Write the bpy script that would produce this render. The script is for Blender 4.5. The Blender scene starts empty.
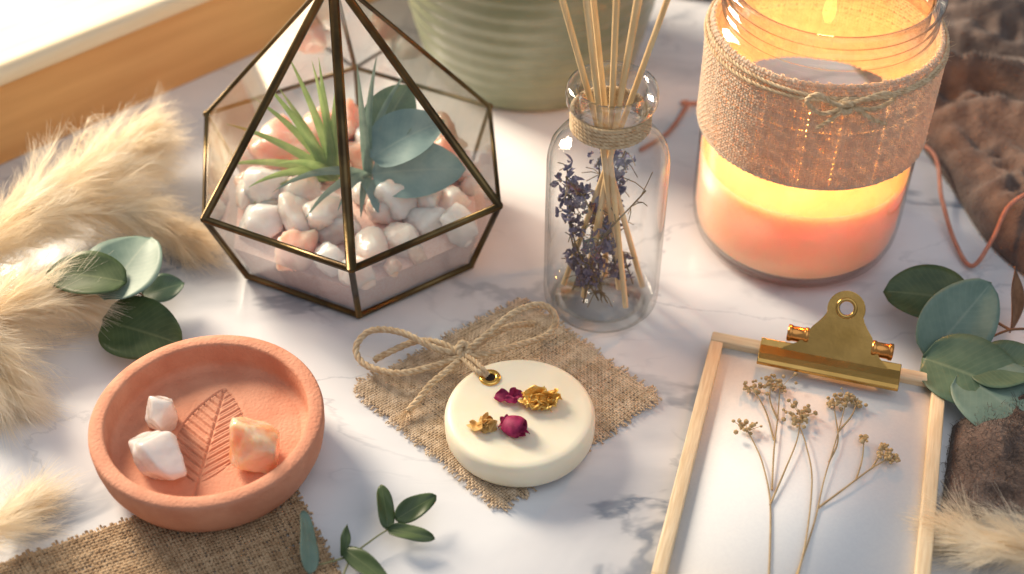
import bpy, bmesh, math, random
import numpy as np
from mathutils import Vector, noise
S=0.01
COL=bpy.context.scene.collection
PI=math.pi
PITCH=math.radians(43); HC=46.0; YC=49.3; FP=1024*50/36
sp,cp=math.sin(PITCH),math.cos(PITCH)
def P(px,py,z=0.0):
    u=(px-512)/FP; v=(py-287)/FP
    t=(HC-z)/(sp+v*cp)
    return np.array([u*t, -YC+t*(cp-v*sp), z])
rng=np.random.default_rng(7)
# ------------------------------------------------------------ materials
def lin(c):
    return tuple(((x/255)/12.92 if x/255<=.04045 else ((x/255+.055)/1.055)**2.4) for x in c)+(1,)
def newmat(name):
    m=bpy.data.materials.new(name); m.use_nodes=True
    nt=m.node_tree; nt.nodes.clear()
    return m,nt,nt.nodes.new('ShaderNodeOutputMaterial')
def mat(name,c1,c2=None,sc=120,detail=4,lo=.35,hi=.65,rough=.6,metal=0,bump=0,bsc=400,sss=0,ssr=(1,.5,.3),ssd=.005,transl=0,tc=None,stretch=None,coat=0,spec=.5,emis=None,es=0,alpha=None,sheen=0,trans=0,ior=1.45):
    m,nt,out=newmat(name); N=nt.nodes; L=nt.links
    b=N.new('ShaderNodeBsdfPrincipled'); I=b.inputs
    I['Base Color'].default_value=lin(c1); I['Roughness'].default_value=rough; I['Metallic'].default_value=metal
    I['Specular IOR Level'].default_value=spec; I['Coat Weight'].default_value=coat; I['Coat Roughness'].default_value=.1
    I['Sheen Weight'].default_value=sheen; I['Transmission Weight'].default_value=trans; I['IOR'].default_value=ior
    if sss:
        I['Subsurface Weight'].default_value=sss; I['Subsurface Radius'].default_value=ssr; I['Subsurface Scale'].default_value=ssd
    if emis: I['Emission Color'].default_value=lin(emis); I['Emission Strength'].default_value=es
    tx=N.new('ShaderNodeTexCoord'); co=tx.outputs['Object']
    if stretch:
        mp=N.new('ShaderNodeMapping'); mp.inputs['Scale'].default_value=stretch; L.new(co,mp.inputs['Vector']); co=mp.outputs['Vector']
    colout=None
    if c2:
        n=N.new('ShaderNodeTexNoise'); n.inputs['Scale'].default_value=sc; n.inputs['Detail'].default_value=detail; L.new(co,n.inputs['Vector'])
        r=N.new('ShaderNodeValToRGB'); r.color_ramp.elements[0].position=lo; r.color_ramp.elements[1].position=hi
        r.color_ramp.elements[0].color=lin(c1); r.color_ramp.elements[1].color=lin(c2)
        L.new(n.outputs['Fac'],r.inputs['Fac']); L.new(r.outputs['Color'],I['Base Color']); colout=r.outputs['Color']
    if bump:
        n2=N.new('ShaderNodeTexNoise'); n2.inputs['Scale'].default_value=bsc; n2.inputs['Detail'].default_value=6; L.new(co,n2.inputs['Vector'])
        bp=N.new('ShaderNodeBump'); bp.inputs['Strength'].default_value=bump; bp.inputs['Distance'].default_value=.001
        L.new(n2.outputs['Fac'],bp.inputs['Height']); L.new(bp.outputs['Normal'],I['Normal'])
    sh=b.outputs[0]
    if transl:
        t=N.new('ShaderNodeBsdfTranslucent'); t.inputs['Color'].default_value=lin(tc or c2 or c1)
        if colout and not tc: L.new(colout,t.inputs['Color'])
        mx=N.new('ShaderNodeMixShader'); mx.inputs[0].default_value=transl
        L.new(sh,mx.inputs[1]); L.new(t.outputs[0],mx.inputs[2]); sh=mx.outputs[0]
    L.new(sh,out.inputs['Surface'])
    return m
def glass(name,tint,edge,k=5,base=.045,pw=2.2,rough=.01,gain=.9):
    m,nt,out=newmat(name); N=nt.nodes; L=nt.links
    lw=N.new('ShaderNodeLayerWeight'); lw.inputs['Blend'].default_value=.5
    def mth(op,a,b):
        n=N.new('ShaderNodeMath'); n.operation=op
        if isinstance(a,(int,float)): n.inputs[0].default_value=a
        else: L.new(a,n.inputs[0])
        n.inputs[1].default_value=b; return n.outputs[0]
    f=mth('POWER',lw.outputs['Facing'],k); f=mth('MULTIPLY',f,gain); f=mth('ADD',f,base)
    e=mth('POWER',lw.outputs['Facing'],pw)
    mc=N.new('ShaderNodeMix'); mc.data_type='RGBA'; L.new(e,mc.inputs[0]); mc.inputs[6].default_value=tint; mc.inputs[7].default_value=edge
    tr=N.new('ShaderNodeBsdfTransparent'); L.new(mc.outputs[2],tr.inputs['Color'])
    gl=N.new('ShaderNodeBsdfGlossy'); gl.inputs['Roughness'].default_value=rough
    mx=N.new('ShaderNodeMixShader'); L.new(f,mx.inputs[0]); L.new(tr.outputs[0],mx.inputs[1]); L.new(gl.outputs[0],mx.inputs[2])
    L.new(mx.outputs[0],out.inputs['Surface']); return m
def marble():
    m,nt,out=newmat('marble'); N=nt.nodes; L=nt.links
    b=N.new('ShaderNodeBsdfPrincipled'); tx=N.new('ShaderNodeTexCoord'); co=tx.outputs['Object']
    mp=N.new('ShaderNodeMapping'); mp.inputs['Rotation'].default_value=(0,0,-.7); mp.inputs['Scale'].default_value=(1,1.9,1); mp.inputs['Location'].default_value=(.37,.12,0)
    L.new(co,mp.inputs['Vector']); co=mp.outputs['Vector']
    def vein(scale,width,dist,off):
        n=N.new('ShaderNodeTexNoise'); n.noise_dimensions='4D'; n.inputs['W'].default_value=off; n.inputs['Scale'].default_value=scale; n.inputs['Detail'].default_value=6; n.inputs['Roughness'].default_value=.55; n.inputs['Distortion'].default_value=dist
        L.new(co,n.inputs['Vector'])
        a=N.new('ShaderNodeMath'); a.operation='SUBTRACT'; a.inputs[1].default_value=.5; L.new(n.outputs['Fac'],a.inputs[0])
        c=N.new('ShaderNodeMath'); c.operation='ABSOLUTE'; L.new(a.outputs[0],c.inputs[0])
        r=N.new('ShaderNodeMapRange'); r.inputs['From Min'].default_value=0; r.inputs['From Max'].default_value=width; r.inputs['To Min'].default_value=1; r.inputs['To Max'].default_value=0; r.interpolation_type='SMOOTHSTEP'
        L.new(c.outputs[0],r.inputs['Value']); return r.outputs['Result']
    def mask(scale,lo,hi,off):
        n=N.new('ShaderNodeTexNoise'); n.noise_dimensions='4D'; n.inputs['W'].default_value=off; n.inputs['Scale'].default_value=scale; n.inputs['Detail'].default_value=3; L.new(co,n.inputs['Vector'])
        r=N.new('ShaderNodeMapRange'); r.inputs['From Min'].default_value=lo; r.inputs['From Max'].default_value=hi; L.new(n.outputs['Fac'],r.inputs['Value']); return r.outputs['Result']
    def mul(a,b2):
        n=N.new('ShaderNodeMath'); n.operation='MULTIPLY'; L.new(a,n.inputs[0])
        if isinstance(b2,float): n.inputs[1].default_value=b2
        else: L.new(b2,n.inputs[1])
        return n.outputs[0]
    def add(a,b2):
        n=N.new('ShaderNodeMath'); n.operation='ADD'; n.use_clamp=True; L.new(a,n.inputs[0]); L.new(b2,n.inputs[1]); return n.outputs[0]
    v1=mul(mul(vein(4,.022,.7,1.0),mask(5,.42,.6,3.)),.5)
    v2=mul(mul(vein(9,.014,.6,5.0),mask(7,.44,.62,7.)),.38)
    v3=mul(mask(6,.42,.8,11.),.42)
    v4=mul(mul(vein(4,.16,.7,1.0),mask(5,.40,.66,3.)),.42)
    f=add(add(v1,v2),add(v3,v4))
    mx=N.new('ShaderNodeMix'); mx.data_type='RGBA'; L.new(f,mx.inputs[0]); mx.inputs[6].default_value=lin((238,239,243)); mx.inputs[7].default_value=lin((134,143,158))
    L.new(mx.outputs[2],b.inputs['Base Color']); b.inputs['Roughness'].default_value=.17; b.inputs['Specular IOR Level'].default_value=.5
    L.new(b.outputs[0],out.inputs['Surface']); return m
def leafmat(name,c1,c2,vc,transl=.3,rough=.45,sidev=14,sva=.12):
    m,nt,out=newmat(name); N=nt.nodes; L=nt.links
    b=N.new('ShaderNodeBsdfPrincipled'); b.inputs['Roughness'].default_value=rough
    at=N.new('ShaderNodeAttribute'); at.attribute_name='lc'; sx=N.new('ShaderNodeSeparateXYZ'); L.new(at.outputs['Vector'],sx.inputs[0])
    def mth(op,a,b2,cl=False):
        n=N.new('ShaderNodeMath'); n.operation=op; n.use_clamp=cl
        for i,q in enumerate((a,b2)):
            if q is None: continue
            if isinstance(q,(int,float)): n.inputs[i].default_value=q
            else: L.new(q,n.inputs[i])
        return n.outputs[0]
    ax=mth('ABSOLUTE',sx.outputs[1],None)
    mid=mth('SUBTRACT',1.0,mth('MULTIPLY',ax,16.),True)
    ph=mth('SUBTRACT',mth('MULTIPLY',sx.outputs[0],float(sidev)),mth('MULTIPLY',ax,4.))
    sn=mth('SINE',mth('MULTIPLY',ph,PI),None); sv=mth('MULTIPLY',mth('POWER',mth('ABSOLUTE',sn,None),18.),sva)
    fac=mth('ADD',mth('MULTIPLY',mid,.6),sv,True)
    tx=N.new('ShaderNodeTexCoord'); n=N.new('ShaderNodeTexNoise'); n.inputs['Scale'].default_value=90; n.inputs['Detail'].default_value=5; L.new(tx.outputs['Object'],n.inputs['Vector'])
    r=N.new('ShaderNodeValToRGB'); r.color_ramp.elements[0].position=.35; r.color_ramp.elements[1].position=.68; r.color_ramp.elements[0].color=lin(c1); r.color_ramp.elements[1].color=lin(c2); L.new(n.outputs['Fac'],r.inputs['Fac'])
    mx=N.new('ShaderNodeMix'); mx.data_type='RGBA'; L.new(fac,mx.inputs[0]); L.new(r.outputs['Color'],mx.inputs[6]); mx.inputs[7].default_value=lin(vc)
    L.new(mx.outputs[2],b.inputs['Base Color'])
    t=N.new('ShaderNodeBsdfTranslucent'); L.new(mx.outputs[2],t.inputs['Color']); ms=N.new('ShaderNodeMixShader'); ms.inputs[0].default_value=transl
    L.new(b.outputs[0],ms.inputs[1]); L.new(t.outputs[0],ms.inputs[2]); L.new(ms.outputs[0],out.inputs['Surface']); return m
M=dict(
 marble=marble(),
 sill=mat('sill_wood_lit',(250,234,206),(244,220,182),sc=14,rough=.6,stretch=(.6,7,7),bump=.1,bsc=60),  # pale cream puts the window's overexposure into the wood colour
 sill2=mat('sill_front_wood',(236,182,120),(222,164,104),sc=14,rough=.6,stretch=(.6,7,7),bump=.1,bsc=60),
 terracotta=mat('terracotta',(202,134,106),(216,154,126),sc=60,rough=.78,bump=.45,bsc=700),
 burlap=mat('burlap',(204,178,146),(236,214,186),sc=260,rough=.95,transl=.15,sheen=.2),
 burlap_band=mat('burlap_band',(234,220,202),(244,234,218),sc=260,rough=.95,transl=.5,sheen=.3),
 burlap_dark=mat('burlap_runner',(174,144,112),(208,180,146),sc=260,rough=.95,transl=.1),
 twine=mat('twine',(212,182,144),(240,218,184),sc=500,rough=.9,transl=.15),
 brass=mat('aged_brass',(80,66,48),(116,98,66),sc=60,rough=.32,metal=1,bump=.1,bsc=300),
 gold=mat('gold_brass',(200,160,94),(180,142,80),sc=60,rough=.22,metal=1,bump=.03),
 eyegold=mat('bright_brass',(250,200,110),(240,188,96),sc=60,rough=.25,metal=1),
 copper=mat('coppery_gold',(222,160,92),(204,140,78),sc=80,rough=.25,metal=1),
 pane=glass('pane_glass',(.985,.99,.985,1),(.93,.95,.95,1),base=.07,k=1.7,gain=1.0),
 bottle=glass('bottle_glass',(.995,.998,.998,1),(.14,.17,.18,1),base=.06,pw=6.5,k=4,gain=.85),
 bottle2=glass('inner_glass',(1,1,1,1),(.75,.78,.78,1),base=.025,pw=6,k=5,gain=.7),
 bottle_lip=glass('bottle_lip_glass',(.97,.98,.98,1),(.32,.35,.35,1),base=.09,pw=3.0,k=2.8,gain=.85),
 jar=glass('jar_glass',(.99,.985,.98,1),(.42,.34,.28,1),base=.05,pw=6,k=4),
 wax=mat('glowing_candle_wax',(252,194,158),(254,204,172),sc=30,rough=.35,sss=1,ssr=(1,.42,.22),ssd=.03,emis=(255,132,74),es=.14),  # faint orange emission stands in for flame light scattered through the wax
 soap=mat('cream_wax',(240,230,206),(247,239,219),sc=40,rough=.42,sss=.6,ssr=(1,.7,.45),ssd=.004,bump=.08,bsc=160),
 pot=mat('sage_glaze',(132,140,112),(154,160,134),sc=30,rough=.35,bump=.15,bsc=120,coat=.3),
 sand=mat('pink_sand',(242,204,190),(250,228,220),sc=900,rough=.9,bump=.5,bsc=1500),
 pink=mat('salmon_quartz',(248,176,156),(252,206,190),sc=50,rough=.3,sss=1,ssr=(1,.55,.42),ssd=.02,bump=.7,bsc=240,coat=.3),
 pale=mat('pale_pink_quartz',(252,212,202),(254,228,220),sc=50,rough=.3,sss=1,ssr=(1,.66,.56),ssd=.02,bump=.7,bsc=240,coat=.3),
 white=mat('white_quartz',(254,232,226),(254,244,240),sc=50,rough=.25,sss=1,ssr=(1,.78,.7),ssd=.018,bump=.6,bsc=240,coat=.3),
 quartz=mat('clear_white_quartz',(252,244,242),(250,238,234),sc=60,rough=.12,sss=.8,ssr=(1,.85,.75),ssd=.010,bump=.4,bsc=200,trans=.25,coat=.5),
 calcite=mat('orange_calcite',(250,186,138),(253,226,202),sc=55,lo=.4,hi=.62,rough=.12,sss=1,ssr=(1,.5,.3),ssd=.012,bump=.5,bsc=160,trans=.15,coat=.5),
 airleaf=leafmat('airplant_leaf',(146,176,104),(186,206,138),(196,212,150),.45,.5,2),
 airleaf2=leafmat('airplant_leaf_grey',(128,152,138),(168,188,170),(182,196,178),.3,.6,2),
 bluleaf=leafmat('dusty_leaf',(122,154,156),(150,178,176),(160,184,178),.2,.6),
 euca=leafmat('eucalyptus_leaf',(84,112,90),(112,138,112),(146,164,132),.22,.42),
 eucad=leafmat('eucalyptus_dark',(68,90,54),(94,114,74),(128,140,96),.25,.4),
 eucag=leafmat('eucalyptus_grey',(112,140,128),(138,162,148),(158,174,158),.2,.5),
 twig=mat('twig',(122,84,58),(150,108,78),sc=200,rough=.7),
 gtwig=mat('green_twig',(112,118,84),(140,140,104),sc=200,rough=.6),
 pampas=mat('pampas',(252,240,218),(255,249,236),sc=40,rough=.9,transl=.55,sheen=.2),
 reed=mat('reed_wood',(226,190,138),(240,212,164),sc=60,rough=.65,stretch=(6,6,.6),bump=.2),
 lav=mat('dried_lavender',(96,94,126),(148,142,166),sc=300,rough=.9,transl=.1),
 lavs=mat('lavender_stem',(110,98,78),(140,124,98),sc=200,rough=.8),
 rose=mat('dried_rose',(138,22,74),(190,52,108),sc=300,rough=.6,transl=.25),
 goldleaf=mat('gold_flake',(228,170,72),(248,210,124),sc=300,rough=.35,metal=.4,bump=.6,bsc=900),
 goldpetal=mat('golden_petal',(212,162,88),(240,204,134),sc=300,rough=.6,transl=.2),
 frameh=mat('pale_wood_h',(236,214,180),(222,194,156),sc=60,rough=.55,stretch=(1,14,14),bump=.25,bsc=120),
 framev=mat('pale_wood_v',(238,216,182),(222,194,156),sc=60,rough=.55,stretch=(14,1,14),bump=.25,bsc=120),
 card=mat('white_card',(238,240,244),(234,236,241),sc=900,rough=.9,spec=.15),
 drys=mat('dry_stem',(160,136,102),(184,162,126),sc=200,rough=.8),
 dryf=mat('dry_flower',(190,160,114),(222,196,152),sc=500,rough=.9,transl=.15),
 blanket=mat('mauve_blanket',(92,78,74),(120,104,96),sc=90,rough=1,bump=1,bsc=500,sheen=.2),
 scarf=mat('taupe_cloth',(84,70,64),(112,94,86),sc=90,rough=1,bump=1,bsc=600,sheen=.2),
 cord=mat('pink_cord',(190,128,108),(206,146,124),sc=200,rough=.6),
 wick=mat('wick',(40,30,24),rough=.9),
 flame=mat('flame',(255,180,80),rough=.5,emis=(255,190,100),es=16),
)
# ------------------------------------------------------------ geometry helpers
class G:
    def __init__(s): s.v=[];s.f=[];s.a=[];s.n=0
    def add(s,vf,a=None):
        v,f=vf[0],vf[1]; v=np.asarray(v,float).reshape(-1,3)
        if len(vf)>2: a=vf[2]
        s.v.append(v)
        if isinstance(f,np.ndarray): s.f+= (f+s.n).tolist()
        else: s.f+=[[i+s.n for i in q] for q in f]
        s.a.append(a if a is not None else np.zeros((len(v),3))); s.n+=len(v); return s
def gridf(nu,nv,wu=False,wv=False):
    iu=np.arange(nu if wu else nu-1); iv=np.arange(nv if wv else nv-1)
    a,b=np.meshgrid(iu,iv,indexing='ij'); a2=(a+1)%nu; b2=(b+1)%nv
    return np.stack([a*nv+b,a2*nv+b,a2*nv+b2,a*nv+b2],-1).reshape(-1,4)
def unit(v): v=np.asarray(v,float); return v/(np.linalg.norm(v,axis=-1,keepdims=True)+1e-12)
def frames(p):
    t=unit(np.gradient(p,axis=0)); n=np.zeros_like(p)
    a=np.array([0,0,1.]) if abs(t[0][2])<.9 else np.array([1.,0,0])
    n[0]=unit(a-t[0]*a.dot(t[0]))
    for i in range(1,len(p)):
        q=n[i-1]-t[i]*n[i-1].dot(t[i]); n[i]=q/(np.linalg.norm(q)+1e-12)
    return t,n,np.cross(t,n)
def tube(p,r,sides=8):
    p=np.asarray(p,float); N=len(p); r=np.broadcast_to(np.asarray(r,float),(N,))
    t,n,b=frames(p); a=np.linspace(0,2*PI,sides,endpoint=False)
    v=p[:,None]+r[:,None,None]*(np.cos(a)[None,:,None]*n[:,None]+np.sin(a)[None,:,None]*b[:,None])
    f=gridf(N,sides,False,True).tolist()
    f.append(list(range(sides))[::-1]); f.append([(N-1)*sides+i for i in range(sides)])
    return v.reshape(-1,3),f
def cat(pts,n=12,closed=False):
    p=np.asarray(pts,float)
    q=np.vstack([2*p[0]-p[1],p,2*p[-1]-p[-2]]); out=[]
    for i in range(1,len(q)-2):
        t=np.linspace(0,1,n,endpoint=False)[:,None]
        a,b,c,d=q[i-1],q[i],q[i+1],q[i+2]
        out.append(.5*(2*b+(c-a)*t+(2*a-5*b+4*c-d)*t*t+(3*b-a-3*c+d)*t**3))
    out.append(p[-1:]); return np.vstack(out)
def resamp(p,step):
    d=np.r_[0,np.cumsum(np.linalg.norm(np.diff(p,axis=0),axis=1))]
    s=np.linspace(0,d[-1],max(4,int(d[-1]/step)))
    return np.stack([np.interp(s,d,p[:,i]) for i in range(3)],1),s
def ribbons(Pt,w,seed=0):
    H,K,_=Pt.shape; r=np.random.default_rng(seed)
    t=unit(np.gradient(Pt,axis=1)); s=unit(np.cross(t,unit(r.normal(size=(H,1,3)))))
    ww=(w*np.linspace(1,.35,K))[None,:,None]
    v=np.stack([Pt-s*ww,Pt+s*ww],2).reshape(-1,3)
    base=(np.arange(H)*K*2)[:,None]+(np.arange(K-1)*2)[None,:]
    f=np.stack([base,base+1,base+3,base+2],-1).reshape(-1,4); return v,f
def rope(pts,r=.1,strands=3,tpc=1.3,fuzz=10,seed=1,dense=True):
    g=G(); p=np.asarray(pts); p,s=resamp(p,1/(tpc*10)); t,n,b=frames(p)
    for k in range(strands):
        a=2*PI*(s*tpc+k/strands); o=(np.cos(a)[:,None]*n+np.sin(a)[:,None]*b)*r*.52
        g.add(tube(p+o,r*.56,6))
    rr=np.random.default_rng(seed); H=int(s[-1]*fuzz)
    if H>0:
        i=rr.integers(0,len(p),H); d=unit(rr.normal(size=(H,3))); L=rr.uniform(.12,.4,H)
        k=np.linspace(0,1,4)[None,:,None]
        Pt=p[i][:,None]+d[:,None]*L[:,None,None]*k+(t[i]*rr.uniform(-.4,.4,(H,1)))[:,None]*k*k
        Pt[...,2]=np.maximum(Pt[...,2],.05) if p[:,2].min()>0 else Pt[...,2]
        g.add(ribbons(Pt,.009,seed))
    return g
def lathe(prof,n=72):
    g=[];f=[];rows=[];c=0
    a=np.linspace(0,2*PI,n,endpoint=False)
    for r,z in prof:
        if r<1e-6: g.append(np.array([[0,0,z]])); rows.append((c,1)); c+=1
        else: g.append(np.stack([r*np.cos(a),r*np.sin(a),np.full(n,z)],1)); rows.append((c,n)); c+=n
    for (s0,k0),(s1,k1) in zip(rows,rows[1:]):
        for i in range(n):
            j=(i+1)%n
            if k0==1: f.append([s0,s1+j,s1+i][::-1])
            elif k1==1: f.append([s0+i,s0+j,s1])
            else: f.append([s0+i,s0+j,s1+j,s1+i])
    return np.vstack(g),f
def box(x0,x1,y0,y1,z0,z1):
    v=[(x,y,z) for x in (x0,x1) for y in (y0,y1) for z in (z0,z1)]
    return np.array(v,float),[[0,1,3,2],[4,6,7,5],[0,4,5,1],[2,3,7,6],[0,2,6,4],[1,5,7,3]]
_ico={}
def ico(sub):
    if sub not in _ico:
        bm=bmesh.new(); bmesh.ops.create_icosphere(bm,subdivisions=sub,radius=1)
        bm.verts.ensure_lookup_table()
        _ico[sub]=(np.array([v.co[:] for v in bm.verts]),[[v.index for v in f.verts] for f in bm.faces]); bm.free()
    return _ico[sub]
def rock(seed,size,p=16,nf=12,sub=4,ja=.09):
    r=np.random.default_rng(seed); v,f=ico(sub); n=unit(r.normal(size=(nf,3))); n=np.vstack([n,-n]); h=r.uniform(.68,1.0,len(n))
    q=np.maximum(v@n.T,1e-3)/h; rad=np.minimum((q**p).sum(1)**(-1/p),1.25); w=v*rad[:,None]
    ns=np.array([noise.noise(Vector(x)*2.5+Vector((seed,0,0)))+.5*noise.noise(Vector(x)*6+Vector((seed,5,0))) for x in w]); w=w*(1+ja*ns[:,None])
    return w*np.array(size),f
def ell(c,s,sub=1):
    v,f=ico(sub); return v*np.array(s)+np.array(c),f
def leafgeo(base,d,up,L,W,curl=.1,cup=.1,p=.85,q=.7,nu=16,nv=9,wave=0,seed=0):
    d=unit(d); up=unit(np.array(up,float)-d*np.dot(up,d)); side=np.cross(d,up)
    t=np.linspace(0,1,nu); w=np.maximum(np.sin(PI*t**p),0)**q*W/2; w[0]=.04; w[-1]=.005
    x=np.linspace(-1,1,nv); T,X=np.meshgrid(t,x,indexing='ij')
    z=-curl*L*(T-.3)**2+cup*W*np.abs(X)**1.6*(w[:,None]/(W/2))
    if wave: z=z+wave*np.sin(T*7+seed+X*2)*np.abs(X)
    v=np.array(base)+T[...,None]*L*d+(X*w[:,None])[...,None]*side+z[...,None]*up
    a=np.stack([T,X,0*T],-1).reshape(-1,3)
    return v.reshape(-1,3),gridf(nu,nv),a
def blade(path,W,up=(0,0,1),cup=.25,nv=5,taper=1.0):
    p=np.asarray(path,float); N=len(p); t=unit(np.gradient(p,axis=0)); s=unit(np.cross(t,np.array(up,float))); nn=np.cross(s,t)
    k=np.linspace(0,1,N); w=W/2*np.minimum(1,.75+k)*(1-k**1.6)**taper+.004
    x=np.linspace(-1,1,nv); T,X=np.meshgrid(k,x,indexing='ij')
    v=p[:,None]+(X*w[:,None])[...,None]*s[:,None]+(cup*w[:,None]*X**2)[...,None]*nn[:,None]
    return v.reshape(-1,3),gridf(N,nv),np.stack([T,X,0*T],-1).reshape(-1,3)
def obj(name,g,m,parent=None,loc=None,off=None,smooth=True,bevel=0,label=None,bseg=2,solid=0):
    if isinstance(g,tuple): g=G().add(g)
    v=np.vstack(g.v).copy()
    if off is not None: v-=np.array(off)
    me=bpy.data.meshes.new(name); me.from_pydata((v*S).tolist(),[],g.f)
    a=np.vstack(g.a)
    if a.any():
        at=me.attributes.new('lc','FLOAT_VECTOR','POINT'); at.data.foreach_set('vector',a.astype(np.float32).ravel())
    me.polygons.foreach_set('use_smooth',[smooth]*len(me.polygons)); me.update()
    if isinstance(m,str): m=M[m]
    me.materials.append(m)
    o=bpy.data.objects.new(name,me); COL.objects.link(o)
    if parent: o.parent=parent
    if loc is not None: o.location=[c*S for c in loc]
    if label: o['label']=label
    if bevel:
        b=o.modifiers.new('bevel','BEVEL'); b.width=bevel*S; b.segments=bseg; b.limit_method='ANGLE'; b.angle_limit=.6
    if solid:
        b=o.modifiers.new('solid','SOLIDIFY'); b.thickness=solid*S; b.offset=0
    return o
def tag(o,label,cat_,group=None,kind=None):
    o['label']=label; o['category']=cat_
    if group: o['group']=group
    if kind: o['kind']=kind
    return o
def thing(name,label,cat_,loc=(0,0,0),rz=0,group=None):
    o=bpy.data.objects.new(name,None); COL.objects.link(o); o.location=[c*S for c in loc]; o.rotation_euler=(0,0,rz); o.empty_display_size=.02
    return tag(o,label,cat_,group)
# ------------------------------------------------------------ table
t=obj('marble_table',box(-60,60,-45,60,-3,0),'marble',bevel=.2); t['kind']='structure'
# window sill (local x along the sill)
sd=math.radians(41)
s=thing('window_sill','sunlit pale wooden window sill in the upper left corner','window sill',(-26,8.6,0),sd)
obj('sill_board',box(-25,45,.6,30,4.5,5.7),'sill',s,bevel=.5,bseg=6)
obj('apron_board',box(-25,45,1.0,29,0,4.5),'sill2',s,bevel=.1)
# ------------------------------------------------------------ green pot
pr=[(0,0),(5.2,0),(5.7,.15)]
for i in range(90):
    z=.3+i*.11; pr.append((5.85+1.5*math.sin(min(z/9,1)*PI/2)+.035*math.sin(z*2*PI/.95),z))
pr+=[(7.5,10.4),(7.45,10.7),(7.1,10.75),(6.9,10.4),(6.6,6),(6,2),(0,1.8)]
p=thing('ceramic_pot','large ridged sage green ceramic pot behind the bottle and terrarium','pot',(1.1,19.7,0))
obj('pot_body',lathe(pr,96),'pot',p)
obj('soil',lathe([(6.55,8.6),(3,8.8),(0,8.9)],40),'twig',p)
# ------------------------------------------------------------ terrarium
TC=np.array([-7.5,4.0,0]); ZR=4.5; RR=7.7; RB=6.15; ZA=14.4
ha=[math.radians(-86+60*i) for i in range(6)]
ring=[np.array([RR*math.cos(a),RR*math.sin(a),ZR]) for a in ha]
ring[4]=ring[4]+np.array([-.55,.1,.15])
basev=[np.array([RB*math.cos(a),RB*math.sin(a),.22]) for a in ha]
apex=np.array([-.15,0,ZA])
T=thing('glass_terrarium','hexagonal glass terrarium with aged brass edges and pointed top','terrarium',TC)
def bar(a,b,r=.17):
    a=np.array(a,float); b=np.array(b,float); return tube(np.stack([a+(b-a)*k for k in np.linspace(0,1,3)]),r,10)
for i in range(6):
    j=(i+1)%6
    rb_=.17 if i in (0,5) else .11
    g=G(); g.add(bar(ring[i],ring[j],rb_)); g.add(ell(ring[i],(.19,.19,.19),2)); obj('ring_bar',g,'brass',T)
    obj('roof_bar',bar(ring[i],apex,.24 if i==0 else .19 if i in(1,5) else .11),'brass',T)
    g=G(); g.add(bar(basev[i],basev[j],.15 if i in (0,5) else .1)); g.add(ell(basev[i],(.17,.17,.17),2)); obj('base_bar',g,'brass',T)
    obj('side_bar',bar(ring[i],basev[i],.15 if i in (0,1,5) else .1),'brass',T)
    obj('lower_pane',(np.array([basev[i],basev[j],ring[j],ring[i]]),[[0,1,2,3]]),'pane',T,smooth=False)
    obj('upper_pane',(np.array([ring[i],ring[j],apex]),[[0,1,2]]),'pane',T,smooth=False)
obj('floor_pane',(np.array(basev),[[0,1,2,3,4,5]]),'pane',T,smooth=False)
# sand bed
def hexr(z,ins=.30): return RB+(RR-RB)*(z-.22)/(ZR-.22)-ins
g=G(); zs=[.3,2.2]; vs=[]
for z in zs: vs+=[(hexr(z)*math.cos(a),hexr(z)*math.sin(a),z) for a in ha]
vs+=[(0,0,2.6)]; f=[[i,(i+1)%6,6+(i+1)%6,6+i] for i in range(6)]+[[6+i,6+(i+1)%6,12] for i in range(6)]+[[5,4,3,2,1,0]]
g.add((np.array(vs),f)); o=obj('sand_bed',g,'sand',loc=TC,smooth=False); tag(o,'layer of pale pink sand filling the base of the glass terrarium','sand',kind='stuff')
# stones
def inhex(x,y,R):
    for a in ha:
        m_=a+PI/6
        if x*math.cos(m_)+y*math.sin(m_)>R*.866: return False
    return True
random.seed(4); k=0; pts=[]
lab={'pink':('salmon pink salt stone heaped inside the glass terrarium','salmon stones in the terrarium','pink_stone'),
     'pale':('pale blush quartz stone heaped inside the glass terrarium','blush stones in the terrarium','blush_stone'),
     'white':('milky white quartz stone among the pink stones in the terrarium','white stones in the terrarium','white_stone')}
def stone(x,y,z,sz,kind,seed):
    size=(sz*random.uniform(.85,1.2),sz*random.uniform(.85,1.15),sz*random.uniform(.7,.95))
    o=obj(lab[kind][2],rock(seed,size,14,11,4,.12),kind,loc=(TC[0]+x,TC[1]+y,z)); o.rotation_euler=(random.uniform(-.4,.4),random.uniform(-.4,.4),random.uniform(0,6.28))
    tag(o,lab[kind][0],'stone',lab[kind][1])
tries=0
while len(pts)<40 and tries<8000:
    tries+=1; x=random.uniform(-7,7); y=random.uniform(-7,7); sz=random.uniform(.8,1.25) if tries<3500 else random.uniform(.45,.8)
    if not inhex(x,y,7.0-sz*.9): continue
    if any((x-a)**2+(y-b)**2<((sz+c)*.76)**2 for a,b,c in pts): continue
    pts.append((x,y,sz)); 
    stone(x,y,2.3+.2*(1-math.hypot(x,y)/7)+sz*.45,sz,random.choices(['pink','pale','white'],[.22,.5,.28])[0],len(pts)+10)
for i,(x,y,sz,kd) in enumerate([(-3.7,1.9,1.7,'pink'),(-1.9,3.2,1.5,'pink'),(-2.6,-1.2,1.15,'pale'),(2.1,-1.6,1.25,'white'),(3.9,.8,1.35,'pink'),(4.0,2.6,1.3,'pink'),(-1.2,-2.8,1.15,'pale'),(2.4,3.2,1.3,'pale'),(-4.2,-.6,1.1,'white'),(3.5,-1.2,1.0,'pale')]):
    stone(x,y,3.1+sz*.35,sz,kd,i+200)
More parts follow.
